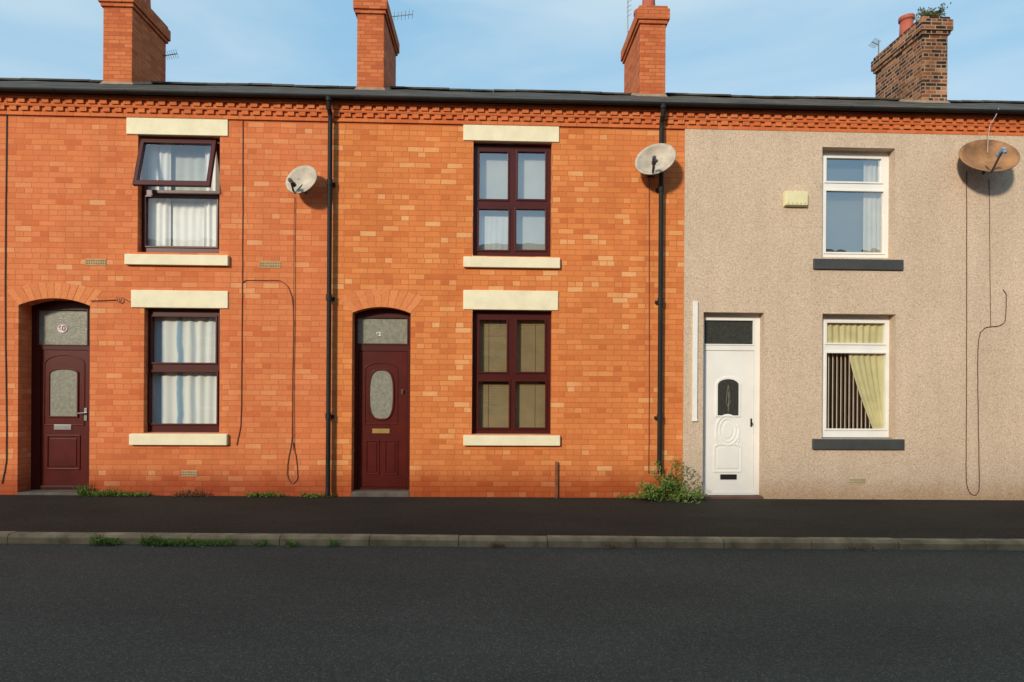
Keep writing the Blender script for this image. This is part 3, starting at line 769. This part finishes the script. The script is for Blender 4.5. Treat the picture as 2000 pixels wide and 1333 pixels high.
# chimneys
yf = 3.35
def stack(ro, l, r, mat, **kw):
    xl = F(l, 110, yf).x; xr = F(r, 110, yf).x
    return chimney(ro, (xl+xr)/2, xr-xl, mat, None, yf=yf, **kw)
def roof_of(h): return [c for c in h.children if c.name.startswith('roof')][0]
stack(ro1, 201, 258, M['chim'], dep=1.2, pots=((0., .35), (0., .85)))
stack(ro2, 697, 750, M['chim'], dep=1.45, pots=((0., .35), (0., 1.0)))
stack(ro3, 1250, 1300, M['chim'], dep=1.45, topz=9.19, pots=((0., .35), (0., 1.0)))
roR = roof_of(hR)
stack(roR, 1802, 1851, M['chim_old'], dep=1.5, topz=9.13, pots=((0., .85),), label="old chimney of dark mottled brick with weeds on top")
bpy.context.view_layer.update()
for c in roR.children:
    if c.name.split('.')[0] in ('chimney', 'mortar_capping', 'mortar_fillet', 'chimney_pot'):
        c.matrix_parent_inverse = roR.matrix_world.inverted()

# ------------------------------------------------------------------ satellite dishes
def dish(px, py, out, rx, rz, aim, roll, fm, lm, label, wallpt, armroll=0.):
    c = F(px, py, -out); aim = Vector(aim).normalized()
    root = thing('satellite_dish', F(wallpt[0], wallpt[1], 0), label, "satellite dish", "satellite dishes on the terrace")
    up = Vector((0, 0, 1)); s = aim.cross(up).normalized()*-1; u = s.cross(aim)*-1
    if u.z < 0: u = -u
    if s.x < 0: s = -s
    cr, sr = math.cos(roll), math.sin(roll); s, u = s*cr+u*sr, u*cr-s*sr
    ca, sa = math.cos(armroll), math.sin(armroll)
    Pt = lambda a, b, h: c+s*a+u*b+aim*h
    Pa = lambda b, h: c+(u*ca+s*sa)*b+aim*h
    bm = bmesh.new(); rings = []; NR, NS = 7, 40
    mid = bm.verts.new(Pt(0, 0, -.075*rx/.25))
    for i in range(1, NR+1):
        q = i/NR; rings.append([bm.verts.new(Pt(rx*q*math.cos(2*math.pi*k/NS), rz*q*math.sin(2*math.pi*k/NS), (-.075*(1-q*q))*rx/.25)) for k in range(NS)])
    for k in range(NS): bm.faces.new((mid, rings[0][k], rings[0][(k+1) % NS]))
    for a, b in zip(rings, rings[1:]):
        for k in range(NS): bm.faces.new((a[k], a[(k+1) % NS], b[(k+1) % NS], b[k]))
    rim = [bm.verts.new(v.co-aim*.012+(v.co-c).normalized()*.006) for v in rings[-1]]
    for k in range(NS): bm.faces.new((rings[-1][k], rings[-1][(k+1) % NS], rim[(k+1) % NS], rim[k]))
    ob = mk('dish_reflector', bm, fm, root, smooth=True)
    so = ob.modifiers.new('thick', 'SOLIDIFY'); so.thickness = .004
    bm = bmesh.new(); L = rx*1.0
    tube(bm, [Pa(-rz*.2, -.085*rx/.25), Pa(-rz*1.02, -.02), Pa(-rz*1.0, .03), Pa(-rz*.72, L*.6)], .014, 8)
    mk('receiver_arm', bm, M['lnb'], root)
    bm = bmesh.new(); e = Pa(-rz*.68, L*.62)
    tube(bm, [e+aim*.05, e+aim*.0, e-aim*.05, e-aim*.06], .026, 12); tube(bm, [e-aim*.05, e-aim*.085], .032, 12)
    tube(bm, [e+aim*.02, e+aim*.03-u*.07], .019, 10)
    mk('receiver', bm, lm, root, bevel=.002)
    bm = bmesh.new(); b0 = Pt(0, -rz*.15, -.085*rx/.25); w = F(wallpt[0], wallpt[1], 0)
    tube(bm, [b0, b0+Vector((0, .05, -.0)), Vector((w.x, -.14, w.z)), Vector((w.x, -.02, w.z))], .016, 10)
    tube(bm, [b0+Vector((0, .04, .07)), b0+Vector((0, .04, -.12))], .02, 10)
    box(bm, w.x-.05, w.x+.05, -.03, -.002 if not fm is M['dishr'] else -.024, w.z-.09, w.z+.09)
    mk('wall_bracket', bm, M['lnb'], root)
    return root
dish(588, 350, .23, .228, .212, (-.20, -.93, .28), .6, M['dish'], M['lnb'], "small grey satellite dish bolted to orange brick wall", (590, 358), armroll=.9)
dish(1280, 310, .27, .29, .232, (-.22, -.92, .30), .55, M['dish'], M['lnb'], "grey satellite dish bolted beside the black drainpipe", (1270, 334), armroll=.7)
dish(1933, 303, .30, .39, .32, (-.12, -.82, .46), .14, M['dishr'], M['lnbb'], "large rusty brown satellite dish on pebbledash wall", (1940, 322), armroll=.35)

# ------------------------------------------------------------------ cables
def smooth_pts(P, y, n=8):
    V = [F(p[0], p[1], y) for p in P]; out = []
    for i in range(len(V)-1):
        p0 = V[max(i-1, 0)]; p1 = V[i]; p2 = V[i+1]; p3 = V[min(i+2, len(V)-1)]
        L = (p2-p1).length
        m1 = (p2-p0).normalized()*L*.6 if i else (p2-p1)*.6; m2 = (p3-p1).normalized()*L*.6
        for k in range(n):
            t = k/n; out.append(p1*(2*t**3-3*t**2+1)+m1*(t**3-2*t**2+t)+p2*(-2*t**3+3*t**2)+m2*(t**3-t**2))
    out.append(V[-1])
    for p in out: p.y = y+random.uniform(-.001, .001); p.x += random.uniform(-.002, .002)
    return out
def cable(P, mat, label, y=-.010, r=.0055):
    bm = bmesh.new(); tube(bm, smooth_pts(P, y), r, 6)
    return solo(mk('wall_cable', bm, mat, smooth=True), label, 'cable', 'cables clipped to the house walls')
cable([(13, 225), (11, 400), (10, 620), (12, 800), (12, 900), (4, 945)], M['cabled'], "dark cable running down the orange brick wall", r=.007)
cable([(474, 225), (474, 400), (473, 548), (472, 700), (470, 830), (462, 870)], M['cable'], "reddish cable running down the orange brick wall")
cable([(474, 552), (480, 548), (520, 548), (548, 549), (562, 560), (571, 585), (573, 640), (571, 760), (570, 860), (562, 905), (562, 932), (571, 945), (581, 935), (579, 900), (573, 865)], M['cable'], "reddish cable with a hanging loop near the pavement")
cable([(575, 385), (574, 500), (574, 640), (572, 760), (573, 880)], M['cable'], "thin cable dropping from the small dish", y=-.022, r=.0045)
cable([(1268, 345), (1268, 500), (1268, 740), (1267, 925)], M['cable'], "reddish cable beside the black drainpipe")
cable([(1888, 335), (1888, 500), (1888, 760), (1887, 900), (1888, 945), (1894, 962), (1903, 968), (1912, 960), (1912, 900), (1910, 760), (1910, 690), (1914, 652), (1926, 640), (1950, 637), (1962, 630), (1965, 605), (1965, 575), (1959, 566)], M['cabled'], "brown cable looping along the pebbledash wall", y=-.031, r=.0055)
cable([(1932, 350), (1933, 450), (1934, 560), (1935, 637)], M['cabled'], "thin cable dropping from the large dish", y=-.029, r=.004)
cable([(1951, 212), (1944, 228), (1934, 244), (1930, 268), (1929, 300)], smat('pale_cable', (.5, .45, .4), .6), "pale cable hanging from the gutter to the large dish", y=-.17, r=.0045)
# trunking
a, b, c, d = R((1351, 590, 1360, 823)); bm = bmesh.new(); box(bm, a, b, YF-.03, YF-.001, c, d)
box(bm, a-.004, b+.004, YF-.034, YF-.0305, c, c+.03)
solo(mk('cable_trunking', bm, M['white'], bevel=.004), "white plastic trunking strip on pebbledash wall beside door", "trunking")
# alarm box
a, b, c, d = R((1533, 373, 1579, 403), -.08); bm = bmesh.new()
v0 = [(a, YF-.001, c), (b, YF-.001, c), (b, YF-.001, d), (a, YF-.001, d)]; s = .012
v1 = [(a+s, -.09, c+s*1.2), (b-s, -.09, c+s*1.2), (b-s, -.09, d-s), (a+s, -.09, d-s)]
A = [bm.verts.new(p) for p in v0]; B = [bm.verts.new(p) for p in v1]
for i in range(4): bm.faces.new((A[i], A[(i+1) % 4], B[(i+1) % 4], B[i]))
bm.faces.new(B); bm.faces.new(A[::-1])
box(bm, a-.003, b+.003, -.06, YF-.0005, c+(d-c)*.45, c+(d-c)*.5)
al = thing('alarm_box', (a, 0, c), "pale yellow burglar alarm box on pebbledash wall", "alarm box")
mk('alarm_casing', bm, M['alarm'], al, bevel=.006)
bm = bmesh.new()
for i in range(5):
    x = a+.05+(b-a-.1)*i/4; box(bm, x-.006, x+.006, -.0925, -.0905, c+.03, c+.045)
mk('alarm_grille', bm, smat('grey_grille', (.3, .27, .16), .6), al)
# hook bracket
bm = bmesh.new()
P = [F(x, y, -.015) for x, y in ((176, 588), (200, 587), (228, 586))]; tube(bm, P, .006, 6)
P = [F(x, y, -.03) for x, y in ((228, 580), (229, 588), (233, 591), (237, 588), (238, 582), (250, 588))]; tube(bm, P, .007, 6)
solo(mk('wall_hook', bm, M['rust']), "rusty iron hook and rod fixed in brick wall", "hook")
# short post
a, b, c, d = R((1084, 902, 1090, 976), -.03); bm = bmesh.new(); box(bm, a, b, -.045, -.004, c, d)
solo(mk('wall_post', bm, M['rust'], bevel=.01), "short rusty brown post against the brick wall", "post")

# ------------------------------------------------------------------ aerials
def aerial(px, py, dirx, L, depth, mast_px, label, vertical=False):
    p = F(px, py, depth); m = F(mast_px, py, depth); bm = bmesh.new()
    tube(bm, [Vector((m.x, depth, 7.9)), Vector((m.x, depth, m.z+.12))], .014, 8)
    tube(bm, [Vector((m.x, depth, m.z+.02)), Vector((p.x+dirx*L, depth-.25, p.z-.06))], .009, 6)
    for i in range(7):
        t = (i+1)/7; q = Vector((m.x, depth, m.z+.02)).lerp(Vector((p.x+dirx*L, depth-.25, p.z-.06)), t)
        tube(bm, [q+Vector((.02, -.1, .035)), q+Vector((-.02, .1, -.035))], .004, 5)
    return solo(mk('television_aerial', bm, M['metal']), label, "aerial", "television aerials on chimneys")
aerial(775, 36, 1, .38, 4.75, 756, "thin metal television aerial behind a brick chimney")
aerial(330, 112, 1, .3, 4.5, 316, "thin metal television aerial low behind a brick chimney")
aerial(1706, 90, -1, .2, 4.9, 1716, "thin metal television aerial beside old brick chimney")
bm = bmesh.new(); p = F(1226, 60, 4.4)
tube(bm, [Vector((p.x, 4.4, p.z-.1)), Vector((p.x, 4.4, p.z+.9))], .012, 8); tube(bm, [Vector((p.x, 4.4, p.z-.02)), Vector((p.x+.12, 4.4, p.z-.04))], .012, 6)
for i in range(5): tube(bm, [Vector((p.x-.02, 4.4, p.z+.3+.1*i)), Vector((p.x+.07, 4.35, p.z+.33+.1*i))], .005, 5)
solo(mk('television_aerial', bm, M['metal']), "thin upright aerial rod fixed to a brick chimney", "aerial", "television aerials on chimneys")

# ------------------------------------------------------------------ plants
def leaf(bm, p, d, n, L, Wd, fold=.25):
    d = d.normalized(); s = d.cross(n)
    if s.length < 1e-3: s = Vector((1, 0, 0))
    s.normalize(); n = s.cross(d)
    a = bm.verts.new(p); b = bm.verts.new(p+d*L*.45+s*Wd*.5+n*L*fold*.2); c = bm.verts.new(p+d*L-n*L*fold*.5); e = bm.verts.new(p+d*L*.45-s*Wd*.5+n*L*fold*.2)
    m = bm.verts.new(p+d*L*.5-n*L*.03)
    bm.faces.new((a, b, m)); bm.faces.new((b, c, m)); bm.faces.new((c, e, m)); bm.faces.new((e, a, m))
def rv(s=1.): return Vector((random.gauss(0, s), random.gauss(0, s), random.gauss(0, s)))
def shrub(name, base, stems, label, cat, mat, lsize=.05, group=None, stemr=.005, dens=14, ymax=-.012):
    root = thing(name, base, label, cat, group)
    bs = bmesh.new(); bl = bmesh.new()
    for (dx, dy, dz) in stems:
        p = Vector(base)+Vector((random.uniform(-.06, .06), random.uniform(-.04, .02), 0)); tip = Vector(base)+Vector((dx, dy, dz))
        mid = p.lerp(tip, .5)+Vector((0, 0, .22*dz+.02))+rv(.015)
        pts = [p.lerp(mid, t).lerp(mid.lerp(tip, t), t) for t in [i/7 for i in range(8)]]
        tube(bs, pts, stemr, 5, stemr*.35)
        n = int(dens*(tip-p).length/.3)+4
        for k in range(n):
            t = random.uniform(.12, 1.); i = min(int(t*7), 6); q = pts[i].lerp(pts[i+1], t*7-i)
            ax = (pts[i+1]-pts[i]).normalized(); d = (ax*.5+rv(.7)); d.z += .15
            q2 = q+rv(.022)
            if q2.y > ymax: q2.y = ymax-random.random()*.03
            leaf(bl, q2, d, Vector((-.4, -.9, .7))+rv(.5), lsize*random.uniform(.6, 1.3), lsize*random.uniform(.35, .6))
    mk('stem', bs, smat('green_brown_stem', (.14, .13, .05), .8), root)
    mk('foliage', bl, mat, root)
    return root
bp = G(1296, 974); base = (bp.x, -.14, zg(bp.x)-.01)
st = []
random.seed(11)
for i in range(40):
    a = random.uniform(-1, 1); st.append((a*.42+random.uniform(-.05, .05), -random.uniform(0, .26), max(.05, (.46-.34*abs(a))*random.uniform(.4, 1.05))))
st += [(-.14, -.05, .52), (.1, -.04, .60), (.22, -.06, .54), (.46, -.10, .28), (-.44, -.10, .10), (.36, -.28, .0), (-.24, -.1, .42), (.48, -.14, .14), (.24, -.34, -.02), (.33, -.06, .42), (-.35, -.08, .22)]
shrub('shrub', base, st, "leafy green weed bush at the wall foot beside the drainpipe", "bush", M['leaf'], .054, dens=18)
def weedpatch(px0, px1, py, on, h, n, mat, label, back=-.03, lsize=.035):
    if on == 'wall':
        x0, x1 = F(px0, py, 0).x, F(px1, py, 0).x; by = -.05; zb = 0.
    else:
        g0, g1 = G(px0, py, -.08), G(px1, py, -.08); x0, x1 = g0.x, g1.x; by = KY((x0+x1)/2)-KF-.015; zb = -.086
    cx = (x0+x1)/2; root = thing('weed', (cx, by, zg(cx)+zb), label, "weed", "weeds growing along the pavement edges")
    bl = bmesh.new()
    for i in range(n):
        x = random.uniform(x0, x1); s = noise.noise(Vector((x*5, 3.1, 0)))*.6+.7
        y = by+random.uniform(-.07, .03) if on == 'wall' else (KY(x)-KF-abs(random.gauss(0, .03))-.003)
        p = Vector((x, y, zg(x)+zb)); hh = h*s*random.uniform(.3, 1.1)
        d = Vector((random.gauss(0, .5), random.gauss(-.25, .35), 1))
        q = p+d.normalized()*hh*random.uniform(.1, .8)
        if on == 'wall' and q.y > -.01: q.y = -.012
        dd = d+rv(.6); dd.y = -abs(dd.y)
        leaf(bl, q, dd, Vector((-.4, -.9, .8))+rv(.5), lsize*random.uniform(.6, 1.5), lsize*random.uniform(.25, .5))
        if random.random() < .35: leaf(bl, p, d, Vector((0, -1, .2))+rv(.3), hh*1.2, .007)
    mk('foliage', bl, mat, root)
L1 = "low green weed tuft at the foot of the brick wall"
weedpatch(160, 222, 968, 'wall', .17, 300, M['weed'], L1); weedpatch(222, 296, 970, 'wall', .12, 280, M['weed'], L1)
weedpatch(345, 408, 970, 'wall', .15, 130, M['dry'], "dry brown weed at the foot of the brick wall")
weedpatch(487, 555, 972, 'wall', .13, 220, M['weed'], L1); weedpatch(590, 655, 973, 'wall', .09, 140, M['weed'], L1)
weedpatch(1205, 1250, 975, 'wall', .07, 70, M['weed'], L1)
L2 = "green weed clump sprouting from the kerb joint"
for (a, b, hh, n) in ((178, 228, .16, 220), (272, 330, .14, 220), (325, 395, .12, 240), (395, 455, .10, 160), (495, 520, .08, 60), (560, 585, .10, 60), (645, 662, .08, 30), (955, 985, .05, 30), (1180, 1200, .04, 16), (1640, 1690, .03, 24)):
    weedpatch(a, b, 1066, 'kerb', hh, n, M['weed'] if a < 900 else M['dry'], L2 if a < 900 else "dry weed clump sprouting from the kerb joint")
# weeds on the old chimney
cp = F(1822, 30, 3.5); random.seed(5)
shrub('plant', (cp.x, 3.5, 9.14), [(random.uniform(-.26, .24), random.uniform(-.12, .2), random.uniform(.05, .30)) for _ in range(46)], "green weeds growing on top of an old chimney", "plant", M['leafc'], .055, dens=24, ymax=99)
cp = F(1735, 60, 4.7)
shrub('plant', (cp.x-.0, 4.75, 8.92), [(random.uniform(-.14, .05), random.uniform(-.1, .1), random.uniform(.05, .25)) for _ in range(8)], "small weed growing from the side of old chimney", "plant", M['leafc'], .06, dens=14, ymax=99)

# ------------------------------------------------------------------ light
sd = Vector((.66, 1.0, -.475)).normalized()
sl = bpy.data.lights.new('sun', 'SUN'); sl.energy = 3.45; sl.angle = math.radians(6.); sl.color = (1., .88, .70)
so = bpy.data.objects.new('sun', sl); COL.objects.link(so); so.rotation_euler = sd.to_track_quat('-Z', 'Y').to_euler(); so.location = (-10, -20, 15)
w = bpy.data.worlds.new("World"); scene.world = w; w.use_nodes = True; t = w.node_tree; t.nodes.clear()
out = t.nodes.new('ShaderNodeOutputWorld'); bg = t.nodes.new('ShaderNodeBackground'); sk = t.nodes.new('ShaderNodeTexSky')
sk.sky_type = 'NISHITA'; sk.sun_disc = False; sk.sun_elevation = math.asin(-sd.z); sk.sun_rotation = math.atan2(-sd.x, -sd.y) % (2*math.pi)
sk.air_density = 1.; sk.dust_density = .9; sk.ozone_density = 1.
bg.inputs['Strength'].default_value = .15
tc = t.nodes.new('ShaderNodeTexCoord'); mp = t.nodes.new('ShaderNodeMapping'); mp.inputs['Scale'].default_value = (1., 1.5, 5.); mp.inputs['Rotation'].default_value = (0, .12, .2)
nz = t.nodes.new('ShaderNodeTexNoise'); nz.inputs['Scale'].default_value = 1.5; nz.inputs['Detail'].default_value = 7; nz.inputs['Roughness'].default_value = .5; nz.inputs['Distortion'].default_value = .6
# thin bright haze everywhere, thicker in wisps
hz = t.nodes.new('ShaderNodeMix'); hz.data_type = 'RGBA'; hz.inputs[0].default_value = .76; hz.inputs[7].default_value = (2.35, 4.35, 6.0, 1)
mr = t.nodes.new('ShaderNodeMapRange'); mr.inputs[1].default_value = .36; mr.inputs[2].default_value = .75; mr.inputs[3].default_value = 0; mr.inputs[4].default_value = .65
mx = t.nodes.new('ShaderNodeMix'); mx.data_type = 'RGBA'; mx.inputs[7].default_value = (5.2, 5.8, 6.0, 1)
t.links.new(tc.outputs['Generated'], mp.inputs[0]); t.links.new(mp.outputs[0], nz.inputs[0]); t.links.new(nz.outputs[0], mr.inputs[0]); t.links.new(mr.outputs[0], mx.inputs[0])
t.links.new(sk.outputs[0], hz.inputs[6]); t.links.new(hz.outputs[2], mx.inputs[6]); t.links.new(mx.outputs[2], bg.inputs[0]); t.links.new(bg.outputs[0], out.inputs[0])
